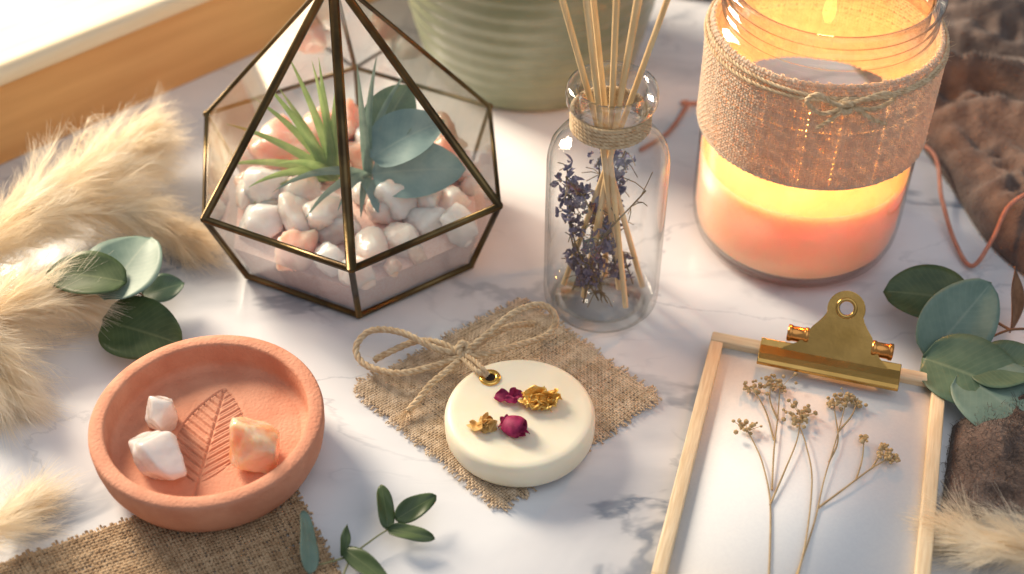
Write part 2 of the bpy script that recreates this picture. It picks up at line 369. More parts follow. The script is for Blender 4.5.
# air plant
def arc(base,az,el0,el1,L,n=16):
    p=[np.array(base,float)]
    for i in range(n-1):
        k=i/(n-2); e=math.radians(el0+(el1-el0)*k); a=math.radians(az)
        p.append(p[-1]+L/(n-1)*np.array([math.cos(a)*math.cos(e),math.sin(a)*math.cos(e),math.sin(e)]))
    return np.array(p)
A=thing('air_plant','spiky green air plant standing on the stones inside the terrarium','plant',TC+np.array([-.9,-.6,3.9]))
random.seed(11)
for (az,e0,e1,L) in [(182,28,-12,5.2),(172,44,12,5.4),(165,60,30,5.2),(158,70,48,5.6),(148,78,60,6.2),(128,82,68,5.6),(105,84,78,6.0),(60,85,76,5.2),(140,60,35,4.8),(205,40,-20,4.2),(215,62,10,3.6),(120,88,84,5.0),(188,14,-38,4.2)]:
    az+=random.uniform(-6,6)
    obj('blade',blade(arc((random.uniform(-.15,.15),random.uniform(-.15,.15),0),az,e0,e1,L*1.05),.52,up=(0,-.85,.5),cup=.4),'airleaf',A)
A2=thing('succulent_plant','grey green succulent with broad dusty blue leaves right of the air plant','plant',TC+np.array([.7,-.6,4.0]))
for az,e0,e1,L in [(80,85,30,6.0),(100,88,70,5.8),(60,80,10,5.6),(230,35,-35,4.4),(205,40,-25,5.0),(250,45,-30,3.6),(265,20,-50,2.6)]:
    obj('blade',blade(arc((0,0,0),az,e0,e1,L),.5,up=(0,-.85,.5),cup=.3),'airleaf2',A2)
for (bx_,by_,bz),(dx,dy,dz),up,L,W,mm in [((.2,-.1,1.2),(.95,.25,.5),(-.2,-.6,1),3.8,2.7,'bluleaf'),((.2,-.3,.4),(1,-.05,.15),(0,-.75,1),4.4,2.9,'bluleaf'),((.4,.5,1.6),(.6,.8,.75),(0,-.8,.7),3.2,2.4,'euca'),((0,-.2,.0),(.35,-.8,-.1),(.4,0,1),2.0,1.3,'bluleaf')]:
    obj('broad_leaf',leafgeo((bx_,by_,bz),(dx,dy,dz),up,L,W,.35,.16,.8,.6,wave=.1,seed=L),mm,A2)
# ------------------------------------------------------------ reed diffuser bottle
BC=np.array([4.15,-.75,0])
B=thing('glass_bottle','clear glass diffuser bottle with twine wound around its neck','bottle',BC)
obj('bottle_glass',lathe([(0,.02),(2.1,.02),(2.45,.12),(2.64,.4),(2.68,.8),(2.68,7.9),(2.65,8.4),(2.52,8.9),(2.25,9.3),(1.9,9.55),(1.62,9.7),(1.54,9.95),(1.52,11.0)],96),'bottle',B)
obj('inner_wall',lathe([(0,.5),(1.9,.54),(2.3,.62),(2.48,.85),(2.54,1.2),(2.55,7.8),(2.52,8.3),(2.38,8.8),(2.1,9.15),(1.6,9.55),(1.4,9.9),(1.38,10.2)],96),'bottle2',B)
obj('bottle_lip',lathe([(1.52,11.0),(1.62,11.05),(1.82,11.15),(1.93,11.4),(1.94,11.8),(1.87,12.05),(1.7,12.16),(1.52,12.12),(1.42,11.95),(1.38,11.5),(1.38,10.2)],96),'bottle_lip',B)
a=np.linspace(0,5*2*PI,500); z=10.0+(a/(2*PI))*.19
obj('neck_twine',rope(np.stack([1.63*np.cos(a),1.63*np.sin(a),z],1),.105,3,1.6,6),'twine',B)
random.seed(5)
tops=[(-.95,.2),(-.35,.5),(0,-.2),(.45,.45),(.3,-.4),(.85,.1),(-.6,-.3)]
for i,(tx_,ty_) in enumerate(tops):
    b=np.array([-tx_*random.uniform(1.3,2.0)+random.uniform(-.3,.5),-ty_*1.6+random.uniform(-.6,.6),.75]); 
    rb=math.hypot(b[0],b[1]); 
    if rb>2.0: b[:2]*=2.0/rb
    n0=np.array([tx_,ty_,11.5])
    d=(n0-b)/np.linalg.norm(n0-b); e=b+d*(22.5+random.uniform(-1,1.5))
    o=obj('reed_stick',tube(np.stack([b+(e-b)*k for k in np.linspace(0,1,4)]),.13,10),'reed',loc=BC)
    tag(o,'thin pale wooden reed stick fanning out of the glass bottle','reed stick','reed sticks in the bottle')
for i in range(8):
    rr=np.random.default_rng(40+i); a=rr.uniform(0,6.28); b=np.array([1.5*math.cos(a),1.5*math.sin(a),.85+rr.uniform(0,.6)])
    a2=a+rr.uniform(1.5,4.5); e=np.array([1.95*math.cos(a2),1.95*math.sin(a2),rr.uniform(5.0,7.9)])
    pth=cat([b,(b+e)/2+rr.normal(size=3)*.3,e],10)
    L_=thing('lavender_sprig','dried dusky purple lavender sprig inside the glass bottle','flower',BC,group='dried lavender sprigs in the bottle')
    st=obj('stem',tube(pth,.04,6),'lavs',L_)
    g=G()
    for k in range(50):
        u=(rr.uniform(.55,1) if i%3 else rr.uniform(.2,.6)); c=pth[int(u*(len(pth)-1))]+rr.normal(size=3)*.24
        rad=math.hypot(c[0],c[1]); 
        if rad>2.2: c[:2]*=2.2/rad
        c[2]=max(c[2],.9); dd=unit(rr.normal(size=3)+np.array([0,0,.6]))
        for q in range(2): g.add(leafgeo(c,dd+rr.normal(size=3)*.3,rr.normal(size=3),rr.uniform(.25,.5),rr.uniform(.14,.26),.3,.4,.8,.7,5,3)[:2])
        g.add(ell(c,(rr.uniform(.06,.11),rr.uniform(.06,.11),rr.uniform(.08,.15)),1))
    obj('flower_spike',g,'lav',st)
    g=G()
    for k in range(22):
        c=pth[rr.integers(2,len(pth))]; d=unit(rr.normal(size=3)); e2=c+d*rr.uniform(.5,1.2)
        rad=math.hypot(e2[0],e2[1]); 
        if rad>2.35: e2[:2]*=2.35/rad
        e2[2]=max(e2[2],.9); g.add(tube(np.stack([c,(c+e2)/2+.05,e2]),.022,5))
    obj('twiglets',g,'lavs',st)
# ------------------------------------------------------------ candle jar
JC=np.array([13.85,4.25,0])
J=thing('glass_candle_jar','large round glass candle jar wrapped with a burlap band','candle jar',JC)
obj('jar_glass',lathe([(0,.02),(3.9,.02),(4.4,.12),(4.75,.5),(4.95,1.1),(5.02,2),(5.06,11.2),(5.02,11.7),(4.85,12.05),(4.6,12.25)],128),'jar',J)
nk=[(4.6,12.25),(4.5,12.4)]
for zz in (12.62,13.12): nk+=[(4.52,zz-.14),(4.66,zz-.07),(4.7,zz),(4.66,zz+.07),(4.52,zz+.14)]
nk+=[(4.5,13.4),(4.54,13.52),(4.72,13.6),(4.8,13.78),(4.76,13.98),(4.6,14.1),(4.42,14.06),(4.3,13.9),(4.26,13.6),(4.28,12.3),(4.5,11.9),(4.75,11.5)]
obj('jar_neck',lathe(nk,128),'bottle_lip',J)
obj('jar_floor',lathe([(4.9,1.2),(4.7,.75),(4.3,.62),(0,.58)],96),'jar',J)
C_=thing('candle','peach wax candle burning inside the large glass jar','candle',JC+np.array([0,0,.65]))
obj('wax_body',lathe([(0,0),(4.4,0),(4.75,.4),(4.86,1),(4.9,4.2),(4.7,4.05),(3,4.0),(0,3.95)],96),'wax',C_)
obj('wick',tube(np.array([[0,0,3.8],[0,0,4.5],[.06,0,4.9]]),.07,8),'wick',C_)
obj('flame',lathe([(0,4.75),(.16,4.9),(.3,5.25),(.3,5.6),(.2,6.3),(.08,6.9),(0,7.3)],24),'flame',C_)
# weave
def weave(fn,lu,lv,sp_,rad,seed=0,closed=False,fr=0.0,hole=0.0,samp=2.2):
    g=G(); r=np.random.default_rng(seed); nu=int(round(lu/sp_/2))*2; nv=int(round(lv/sp_)); amp=rad*.75
    def thread(uu,vv,hh,w):
        N=len(uu); c=fn(uu,vv,hh); du=fn(uu+.01,vv,hh)-c; dv=fn(uu,vv+.01,hh)-c; nn=unit(np.cross(du,dv)); t=unit(np.gradient(c,axis=0)); s=unit(np.cross(t,nn))
        a=np.linspace(0,2*PI,5,endpoint=False)
        v=c[:,None]+w[:,None,None]*(np.cos(a)[None,:,None]*s[:,None]*1.15+np.sin(a)[None,:,None]*nn[:,None]*.7)
        return v.reshape(-1,3),gridf(N,5,False,True)
    for i in range(nu):
        u0=(i+.5)*sp_; k0,k1=-r.uniform(0,fr),lv+r.uniform(0,fr); n=int((k1-k0)/sp_*samp)+2
        vv=np.linspace(k0,k1,n); wob=r.normal()*sp_*.10+np.cumsum(r.normal(size=n))*sp_*.012
        hh=amp*np.cos(PI*(vv/sp_-.5))*(1 if i%2 else -1)
        g.add(thread(np.full(n,u0)+wob,vv,hh,np.full(n,rad*r.uniform(.7,1.2))*(1+.15*np.sin(vv*9+i))))
    for j in range(nv):
        v0=(j+.5)*sp_; k0,k1=(0,lu) if closed else (-r.uniform(0,fr),lu+r.uniform(0,fr)); n=int((k1-k0)/sp_*samp)+2
        uu=np.linspace(k0,k1,n); wob=r.normal()*sp_*.10+(np.cumsum(r.normal(size=n))*sp_*.012 if not closed else 0)
        hh=-amp*np.cos(PI*(uu/sp_-.5))*(1 if j%2 else -1)
        g.add(thread(uu,np.full(n,v0)+wob,hh,np.full(n,rad*r.uniform(.7,1.2))*(1+.15*np.sin(uu*9+j))))
    return g
Rb=5.17; Z0,Z1=6.75,12.0
circ=2*PI*Rb
def fband(u,v,h):
    a=u/circ*2*PI-PI/2; R=Rb+h+.015*np.sin(a*5+v)
    zz=Z0+v+.03*np.sin(a*3)
    R=R-np.maximum(zz-11.3,0)*.35
    return np.stack([R*np.cos(a),R*np.sin(a),zz],-1)
bd=thing('burlap_band','pale burlap band wrapped around the large candle jar','fabric band',JC)
obj('woven_cloth',weave(fband,circ,Z1-Z0,.15,.077,3,True,.06),'burlap_band',bd)
a=np.linspace(0,2*PI,200)-PI/2
def loopz(z,R,w): return np.stack([R*np.cos(a),R*np.sin(a),z+w*np.sin(a*2+1)],1)
obj('hem_cord',rope(loopz(Z0+.02,Rb+.04,.02),.06,3,1.3,4),'burlap_band',bd)
tw=thing('twine_tie','jute twine tied in a knot around the jar above the burlap','twine',JC)
obj('wrapped_twine',rope(loopz(11.62,Rb+.02,.08),.09,3,1.4,8),'twine',tw); obj('wrapped_twine',rope(loopz(11.4,Rb+.09,-.09),.09,3,1.4,8,5),'twine',tw)
kc=np.array([-.05,-Rb-.26,11.45])
kn=[kc+np.array(q) for q in [(-.3,.1,-.2),(-.15,-.2,.15),(.15,-.25,.2),(.3,0,0),(.1,-.25,-.2),(-.2,-.2,-.15),(-.25,-.1,.1),(.1,.0,.25)]]
obj('knot',rope(cat(kn,10),.14,3,1.3,8),'twine',tw)
for q in ([(0,0,0),(.5,-.3,-.1),(1.1,-.35,-.5),(1.8,-.1,-.95)],[(0,0,0),(-.6,-.35,.25),(-1.3,-.35,.75),(-1.7,-.2,.3),(-1.0,-.25,-.3),(0,-.1,-.05)],[(0,0,0),(.6,-.35,.5),(1.4,-.35,.8),(1.9,-.1,.35),(1.1,-.2,-.1),(0,-.1,0)],[(0,0,0),(-.4,-.3,-.35),(-1.1,-.2,-1.1)]):
    obj('twine_tail',rope(cat([kc+np.array(x) for x in q],10),.1,3,1.2,18),'twine',tw)
# ------------------------------------------------------------ runner cloth
def quad(A_,B_,C2,D_,lu,lv,z0,und=.05,sd=0.):
    def fn(u,v,h):
        s=u/lu; t=v/lv; p=(A_[None]*((1-s)*(1-t))[:,None]+B_[None]*(s*(1-t))[:,None]+C2[None]*(s*t)[:,None]+D_[None]*((1-s)*t)[:,None])
        p=p.copy(); p[:,2]=z0+h+und*(np.sin(u*1.1+sd)*np.cos(v*.9+sd)+1); return p
    return fn
q=[P(-60,586),P(285,470),P(372,640),P(40,760)]
lu=np.linalg.norm(q[1]-q[0]); lv=np.linalg.norm(q[2]-q[1])
o=obj('burlap_runner',weave(quad(*q,lu,lv,.10,.02),lu,lv,.145,.062,9,fr=.22),'burlap_dark'); tag(o,'coarse brown burlap runner lying under the front of the terracotta bowl','cloth')
# ------------------------------------------------------------ terracotta bowl
CB=np.array([-12.45,-10.5,.24])
W_=thing('terracotta_bowl','round terracotta bowl with a leaf pressed into its floor','bowl',CB)
FZ=1.12
obj('bowl_wall',lathe([(0,0),(3.75,0),(4.05,.08),(4.35,.4),(4.62,1.0),(4.73,1.6),(4.76,2.2),(4.73,2.34),(4.64,2.40),(4.22,2.40),(4.14,2.36),(4.10,2.26),(4.08,1.5),(4.04,FZ+.14),(3.94,FZ+.04),(3.7,FZ)],128),'terracotta',W_)
n=260; xs=np.linspace(-3.8,3.8,n)
X,Y=np.meshgrid(xs,xs,indexing='ij'); 
tt=(Y+2.4)/5.1; inside=(tt>0)&(tt<1); tc_=np.clip(tt,0,1)
hw=1.42*np.sin(PI*tc_**.85)**.8
xx_=X-.06*Y+.0; ax=np.abs(xx_); edge=np.clip((hw-ax)/.25,0,1)*inside
vein=np.exp(-(ax/.06)**2)*((Y>-3.3)&(Y<2.6)); ph=(Y-ax*.85)/.42; sv=np.exp(-((ph-np.round(ph))*.42/.048)**2)
ph2=(Y-ax*.85+.21)/.42; sv2=.3*np.exp(-((ph2-np.round(ph2))*.42/.03)**2)
rimv=np.exp(-((hw-ax)/.045)**2)*inside
Z=FZ-.04*edge-.11*np.maximum(vein,np.maximum(sv,sv2)*(ax<hw)*inside)-.06*rimv+.012*np.sin(X*3+Y)*np.cos(Y*2.2)
g=G(); V_=np.stack([X,Y,Z],-1).reshape(-1,3); F_=gridf(n,n); keep=(np.hypot(*V_[F_].mean(1)[:,:2].T)<3.78); g.add((V_,F_[keep])); obj('leaf_imprint_floor',g,'terracotta',W_)
def crystal(name,px,py,z,size,rot,m_,label,seed,p_=26,nf=7,ja=.05):
    c=P(px,py,z); o=obj(name,rock(seed,size,p_,nf,5,ja),m_,loc=c); o.rotation_euler=rot; tag(o,label,'crystal'); return o
crystal('quartz_crystal',160,414,2.1,(.8,.62,1.0),(.2,.25,.3),'quartz','small upright white quartz crystal at the back left in the bowl',3,40)
crystal('quartz_crystal',158,455,2.0,(1.35,1.1,.9),(.15,.1,-.2),'quartz','larger milky white quartz chunk at the front left in the bowl',8,40)
crystal('calcite_crystal',255,446,2.15,(1.15,1.35,1.25),(.25,-.3,-.15),'calcite','orange and white calcite crystal on the right side of the bowl',21,40,8)
# ------------------------------------------------------------ burlap square + wax tablet
q=[P(355,390),P(522,302),P(657,399),P(500,509)]
lu=np.linalg.norm(q[1]-q[0]); lv=np.linalg.norm(q[2]-q[1])
o=obj('burlap_square',weave(quad(*q,lu,lv,.10,.06,1.),lu,lv,.108,.047,12,fr=.38),'burlap'); tag(o,'frayed tan burlap square lying under the round wax tablet','cloth')
SC=np.array([.33,-9.35,.36])
ey=P(490,378,1.66); eloc=ey-SC
X0=thing('wax_tablet','round cream scented wax tablet with a brass eyelet and botanicals','wax tablet',SC)
obj('tablet_disc',lathe([(0,0),(2.95,0),(3.08,.08),(3.15,.25),(3.17,.6),(3.16,1.0),(3.1,1.18),(2.95,1.28),(2.7,1.30),(0,1.30)],128),'soap',X0)
def torus(c,R,r,n=40,m_=10):
    a=np.linspace(0,2*PI,n,endpoint=False); b=np.linspace(0,2*PI,m_,endpoint=False); A1,B1=np.meshgrid(a,b,indexing='ij')
    v=np.stack([(R+r*np.cos(B1))*np.cos(A1),(R+r*np.cos(B1))*np.sin(A1),r*.6*np.sin(B1)],-1).reshape(-1,3)+np.array(c); return v,gridf(n,m_,True,True)
ye=obj('eyelet',torus((eloc[0],eloc[1],1.33),.34,.13),'eyegold',X0)
obj('eyelet_hole_shade',lathe([(.22,1.315),(.0,1.314)],24),'wick',ye,loc=(eloc[0],eloc[1],0))  # flat dark disc painted in for the shade inside the eyelet
# bow
K=P(463,355,1.2)
bow=thing('twine_bow','jute twine bow tied above the eyelet of the wax tablet','twine bow',(K[0],K[1],.3))
def pr_(lst): return cat([P(*x) for x in lst],14)
for nm,l in [('bow_loop',[(463,355,1.3),(435,348,1.7),(400,332,1.8),(370,331,1.4),(356,348,1.0),(366,365,.8),(400,373,1.0),(440,364,1.3),(463,356,1.4)]),
             ('bow_loop',[(463,354,1.4),(485,336,2.1),(515,312,2.6),(542,305,2.4),(556,318,1.9),(547,335,1.4),(515,346,1.4),(485,354,1.5),(465,357,1.4)]),
             ('twine_tail',[(463,357,1.3),(448,370,1.4),(430,385,1.0),(418,400,.65),(408,411,.48)]),
             ('twine_tail',[(462,354,1.5),(440,343,1.5),(418,341,1.3),(398,348,1.0),(374,360,.55)]),
             ('twine_tail',[(466,354,1.5),(490,336,1.7),(512,326,1.5),(534,324,.8)]),
             ('eyelet_string',[(488,375,1.70),(482,368,1.98),(475,361,1.8),(465,355,1.5)]),
             ('eyelet_string',[(486,376,1.70),(477,371,1.95),(469,364,1.7),(461,357,1.4)])]:
    obj(nm,rope(pr_(l),.15 if nm!='eyelet_string' else .11,3,1.05,14,len(l)),'twine',bow,off=(K[0],K[1],.3))
kk=[K+np.array(x) for x in [(-.3,-.2,.1),(-.15,.25,.35),(.1,.3,.4),(.25,-.1,.35),(.05,-.3,.2),(-.2,-.15,.4),(.0,.2,.5),(.3,.1,.25)]]
obj('knot',rope(cat(kk,10),.17,3,1.2,10),'twine',bow,off=(K[0],K[1],.3))
g=G(); te=P(408,411,.4)
rr=np.random.default_rng(8)
d=unit(np.stack([rr.normal(-.5,.45,60),rr.normal(-.9,.35,60),rr.normal(.0,.25,60)],1)); L=rr.uniform(.4,.9,60)
Pt=te[None,None]+d[:,None]*L[:,None,None]*np.linspace(0,1,4)[None,:,None]; Pt[...,2]=np.clip(Pt[...,2],.28,2); g.add(ribbons(Pt,.014,2))
obj('frayed_end',g,'twine',bow,off=(K[0],K[1],.3))
# botanicals
def crumple(name,px,py,sz,npt,m_,label,cat_,seed,flat=.5,spread=.3,asp=1.0,jit=.2,wv=.1):
    r=np.random.default_rng(seed); c=P(px,py,1.66); g=G()
    for i in range(npt):
        a=r.uniform(0,6.28); d=np.array([math.cos(a),math.sin(a)*asp,r.uniform(0,flat)]); up=np.array([r.normal()*.5,r.normal()*.5,1])
        b=np.array([r.normal()*spread*sz,r.normal()*spread*sz*.6*asp,.05+r.uniform(0,.2)*sz])-d*sz*.3
        v,f,a_=leafgeo(b,d,up,sz*r.uniform(.6,1.05),sz*r.uniform(.5,.8),r.uniform(-.4,.6),r.uniform(.1,.6),r.uniform(.7,1.0),.5,14,11,wave=wv*sz,seed=i*2.)
        v=v+np.array([[noise.noise(Vector(x)*3+Vector((seed,i,k)))*jit*sz for k in range(3)] for x in v]); v[:,2]=np.maximum(v[:,2],.02+.01*i)
        g.add((v,f))
    V=np.vstack(g.v); mc=(V.min(0)+V.max(0))/2; mc[2]=0
    g.v=[v-mc for v in g.v]
    o=obj(name,g,m_,loc=c,solid=.02); tag(o,label,cat_); return o
# the petal pieces: two long thin petals lying side by side
g=G()
for i,(ox,oy,an,L_p,W_p) in enumerate([(-.62,.06,-.05,.85,.5),(-.05,.02,.25,.75,.55),(-.2,-.12,-.4,.6,.4)]):
    d=np.array([math.cos(an),math.sin(an),.06]); v,f,_a=leafgeo((ox,oy,.10+.05*i),d,(0.1,-.25,1),L_p,W_p,.25,.35,.8,.6,14,9,wave=.05,seed=i*2.)
    v=v+np.array([[noise.noise(Vector(x)*4+Vector((3,i,k)))*.1 for k in range(3)] for x in v]); v[:,2]=np.maximum(v[:,2],.02); g.add((v,f))
o=obj('rose_petal',g,'rose',loc=P(509,400,1.66),solid=.02); tag(o,'magenta dried rose petals just right of the eyelet','petal')
crumple('gold_flake',540,403,1.02,12,'goldleaf','crumpled gold leaf flake on the right of the wax tablet','gold flake',5,.3,.35)
o=crumple('rosebud',514,431,.95,4,'rose','dark magenta dried rosebud on the front half of the tablet','rosebud',9,.3,.25,.7,.14,.05)
g=G()
for i in range(5):
    th_=np.linspace(0,4.4,22)+i*1.25; hz=np.linspace(0,1,7); TT,HH=np.meshgrid(th_,hz,indexing='ij')
    R_=(.10+.065*i)*(1+.5*np.sin(HH*PI*.75))+.012*np.sin(TT*3+i)
    g.add((np.stack([HH*.8-.42+.05*np.sin(TT*2+i)*HH,R_*np.cos(TT),.27+R_*.75*np.sin(TT)],-1).reshape(-1,3),gridf(22,7)))
c_=obj('bud_core',g,'rose',o,loc=(0.001,-.0005,0),solid=.02); c_.rotation_euler=(0,0,-.5)
crumple('dried_blossom',482,426,.75,8,'goldpetal','small golden dried blossom on the left of the wax tablet','blossom',12,.6)
# ------------------------------------------------------------ picture frame
TL=P(713,330,1.0); ang=math.radians(-15.8); ex=np.array([math.cos(ang),math.sin(ang),0]); eyv=np.array([-math.sin(ang),math.cos(ang),0])
FW,FH=10.3,14.2; FC=TL+ex*FW/2-eyv*FH/2; FC[2]=0
Fm=thing('picture_frame','slim pale wood picture frame holding a white card','picture frame',FC,ang)
w=.58; h=.95
obj('frame_rail',box(-FW/2,FW/2,FH/2-w,FH/2,.02,h),'frameh',Fm,bevel=.06)
obj('frame_rail',box(-FW/2,FW/2,-FH/2,-FH/2+w,.02,h),'frameh',Fm,bevel=.06)
obj('frame_stile',box(-FW/2,-FW/2+w,-FH/2+w,FH/2-w,.02,h-.003),'framev',Fm,bevel=.06)
obj('frame_stile',box(FW/2-w,FW/2,-FH/2+w,FH/2-w,.02,h-.003),'framev',Fm,bevel=.06)
obj('white_card',box(-FW/2+w-.02,FW/2-w+.02,-FH/2+w-.02,FH/2-w+.02,.3,.6),'card',Fm)
# clip
cl=P(829,363,1.3); cl[2]=.97
CL=thing('bulldog_clip','shiny brass bulldog clip gripping the top of the picture frame','clip',cl,ang)
prf=[(-.62,.02),(-.6,.16),(-.45,.26),(-.15,.32),(.3,.38),(.62,.5),(.66,.44),(.32,.31),(-.12,.25),(-.38,.2),(-.5,.13),(-.52,.02)]
n=len(prf); v=[(x,y,z) for x in (-3.05,3.05) for y,z in prf]
obj('jaw',(np.array(v),[[i,(i+1)%n,n+(i+1)%n,n+i] for i in range(n)]+[list(range(n))[::-1],[n+i for i in range(n)]]),'gold',CL,smooth=False,bevel=.03)
def plate(outline,hole,th):
    bm=bmesh.new(); es=[]
    for lp in (outline,hole):
        vs=[bm.verts.new((x,y,0)) for x,y in lp]
        for i in range(len(vs)): es.append(bm.edges.new((vs[i],vs[(i+1)%len(vs)])))
    r=bmesh.ops.triangle_fill(bm,edges=es,use_beauty=True)
    fs=list(bm.faces); e=bmesh.ops.extrude_face_region(bm,geom=fs)
    for v_ in [x for x in e['geom'] if isinstance(x,bmesh.types.BMVert)]: v_.co.z+=th
    bmesh.ops.recalc_face_normals(bm,faces=bm.faces)
    bm.verts.index_update(); V=np.array([v_.co[:] for v_ in bm.verts]); F=[[v_.index for v_ in f.verts] for f in bm.faces]; bm.free(); return V,F
ol=[(-2.7,-.3),(2.4,-.3),(2.1,.0),(1.75,.3),(1.5,.7),(1.3,1.1),(1.05,1.4),(.88,1.65)]
ol+=[(.82*math.cos(a_),2.1+.82*math.sin(a_)) for a_ in np.linspace(-.3,PI+.3,18)]
ol+=[(-.88,1.65),(-1.05,1.4),(-1.3,1.1),(-1.5,.7),(-1.8,.3),(-2.3,.0)]
ho=[(.33*math.cos(a_),2.15+.33*math.sin(a_)) for a_ in np.linspace(0,2*PI,24,endpoint=False)]
V,F=plate(ol,ho,.07); tl=math.radians(46)
def tiltv(V): V=np.array(V,float); return np.stack([V[:,0]+.3,.4+V[:,1]*math.cos(tl)-V[:,2]*math.sin(tl),.42+V[:,1]*math.sin(tl)+V[:,2]*math.cos(tl)],1)
hd_=obj('handle',(tiltv(V),F),'gold',CL,smooth=False,bevel=.02)
v,f=torus((0,2.15,.08),.38,.09); obj('hole_rim',(tiltv(v),f),'gold',hd_)
for sgn,x0,x1 in ((-1,-2.0,-1.05),(1,1.65,2.6)):
    xs=np.array([x0,x0+.03,x0+.16,x0+.2,x0+.24,x1-.24,x1-.2,x1-.16,x1-.03,x1]); rad=np.array([.28,.38,.38,.36,.34,.34,.36,.38,.38,.28])
    o=obj('spring_barrel',tube(np.stack([xs,np.full(10,.98),np.full(10,.74)],1),rad,32),'copper',CL)
# dried flowers
def sprig(name,label,stems,heads,seed):
    base=P(*stems[0][0]); th=thing(name,label,'dried flowers',(base[0],base[1],.61)); r=np.random.default_rng(seed); off=(base[0],base[1],.61)
    first=None
    for st in stems:
        p_=cat([P(*x) for x in st],8); so=obj('stem',tube(p_,np.linspace(.045,.025,len(p_)),6),'drys',th,off=off); first=first or so
    for (x,y,z_,sz) in heads:
        c=P(x,y,z_); g=G()
        for k in range(int(30*sz)):
            d=r.normal(size=3)*np.array([.32,.27,.10])*sz; e=c+d; e[2]=max(e[2],.68)
            g.add(ell(e,np.array([.09,.09,.08])*r.uniform(.6,1.4),1))
            if k%2==0: g.add(tube(np.stack([c-np.array([0,.3*sz,.05]),(c+e)/2-np.array([0,.1,0]),e]),.014,4))
        obj('flower_head',g,'dryf',first,off=off)
z=.67
sprig('dried_flower_sprig','branching dried beige flower sprig on the right side of the white card',
 [[(790,590,z),(802,560,z),(815,520,z),(824,480,z+.1),(836,440,z+.15),(846,402,z+.2)],[(818,508,z),(845,488,z+.1),(872,468,z+.15),(890,458,z+.2)],[(856,480,z+.1),(862,460,z+.1),(864,440,z+.15)],[(829,462,z+.1),(838,440,z+.1),(834,406,z+.1)],[(838,432,z+.1),(852,415,z+.2),(858,398,z+.2)],[(872,468,z+.1),(880,455,z+.15),(884,448,z+.2)]],
 [(846,398,z+.25,.9),(834,402,z+.2,.6),(857,402,z+.2,.6),(864,438,z+.2,.45),(890,457,z+.25,.8),(884,447,z+.2,.4)],1)
sprig('dried_flower_sprig','branching dried beige flower sprig on the left side of the white card',
 [[(768,590,z),(770,550,z),(770,500,z),(763,465,z+.1),(755,445,z+.1),(746,428,z+.2)],[(770,505,z),(785,470,z+.1),(797,440,z+.15),(801,414,z+.2)],[(772,490,z),(774,450,z+.1),(778,415,z+.1),(780,384,z+.2)],[(774,440,z),(766,412,z+.1),(754,390,z+.2)],[(778,420,z),(770,400,z+.1),(771,382,z+.2)]],
 [(746,427,z+.25,.85),(801,413,z+.25,1.05),(780,383,z+.25,.8),(754,388,z+.25,.75),(771,380,z+.2,.5)],2)
sprig('dried_flower_sprig','single short dried stem crossing between the two larger pressed sprigs',
 [[(795,585,z+.1),(806,540,z+.1),(812,480,z+.15),(806,445,z+.2),(799,425,z+.2)]],[(795,421,z+.25,.5)],3)
# ------------------------------------------------------------ eucalyptus
def euc(name,label,stem,leaves,loc,tw='twig',r0=.07):
    th=thing(name,label,'eucalyptus',loc); first=None
    for st in stem: 
        p_=cat([P(*x) for x in st],8); so=obj('stem',tube(p_,np.linspace(r0,r0*.5,len(p_)),7),tw,th,off=loc); first=first or so
    for i,(x,y,z_,a_,L,W,tilt,roll,mm) in enumerate(leaves):
        a_=math.radians(a_); ti=math.radians(tilt); d=np.array([math.cos(a_)*math.cos(ti),math.sin(a_)*math.cos(ti),math.sin(ti)])
        sd_=np.cross(d,[0,0,1]); up=np.cross(sd_,d); ro=math.radians(roll); up=up*math.cos(ro)+sd_*math.sin(ro)
        c=P(x,y,z_)-d*L/2; v,f,at=leafgeo(c,d,up,L,W,.16,.10,.82,.55,20,11,wave=.08,seed=i*1.7)
        dz=.12-v[:,2].min(); 
        if dz>0: v[:,2]+=dz
        obj('leaf',(v,f,at),mm,first,off=loc,solid=.025)
euc('eucalyptus_sprig','eucalyptus sprig with round leaves beside the pampas plumes at left',[[(20,300,2.4),(70,285,2.4),(115,280,2.0),(150,300,1.0)]],
 [(127,266,2.8,65,3.8,3.7,15,0,'eucag'),(85,275,3.0,172,3.8,2.4,5,-10,'eucad'),(141,331,1.3,-20,4.0,3.1,0,20,'eucad'),(163,289,1.3,25,2.0,1.6,5,10,'euca')],P(100,290))
euc('eucalyptus_sprig','eucalyptus sprig with large dusty leaves at the right edge',[[(1050,330,1.2),(1010,330,1.3),(975,345,1.0),(955,350,.8)],[(1010,330,1.3),(975,310,1.5),(950,300,1.4)]],
 [(928,295,1.6,172,3.9,3.0,5,-20,'eucad'),(960,320,2.0,40,4.6,3.2,30,25,'eucag'),(974,376,1.3,-35,4.7,3.5,5,20,'euca'),(1007,405,1.2,-50,5.0,3.6,0,15,'eucag'),(1010,366,1.8,-10,3.4,2.4,20,10,'euca'),(1015,300,1.8,80,3,1.5,50,60,'twig')],P(990,340))
euc('eucalyptus_sprig','small green leafy sprig lying on the marble at the bottom edge',[[(335,600,.5),(350,560,.5),(372,540,.6),(395,525,.7),(415,512,.8)],[(350,556,.5),(330,562,.6),(312,566,.7)]],
 [(385,506,1.1,100,1.9,.75,20,20,'eucad'),(416,507,1.0,32,1.9,.95,10,20,'eucad'),(411,533,.8,-12,1.9,.7,0,10,'eucad'),(308,541,1.2,98,2.6,.85,20,40,'eucag'),(366,565,.7,-40,2.6,.8,0,10,'eucad'),(345,540,.9,80,1.3,.4,20,40,'eucad')],P(350,560),'gtwig',.05)
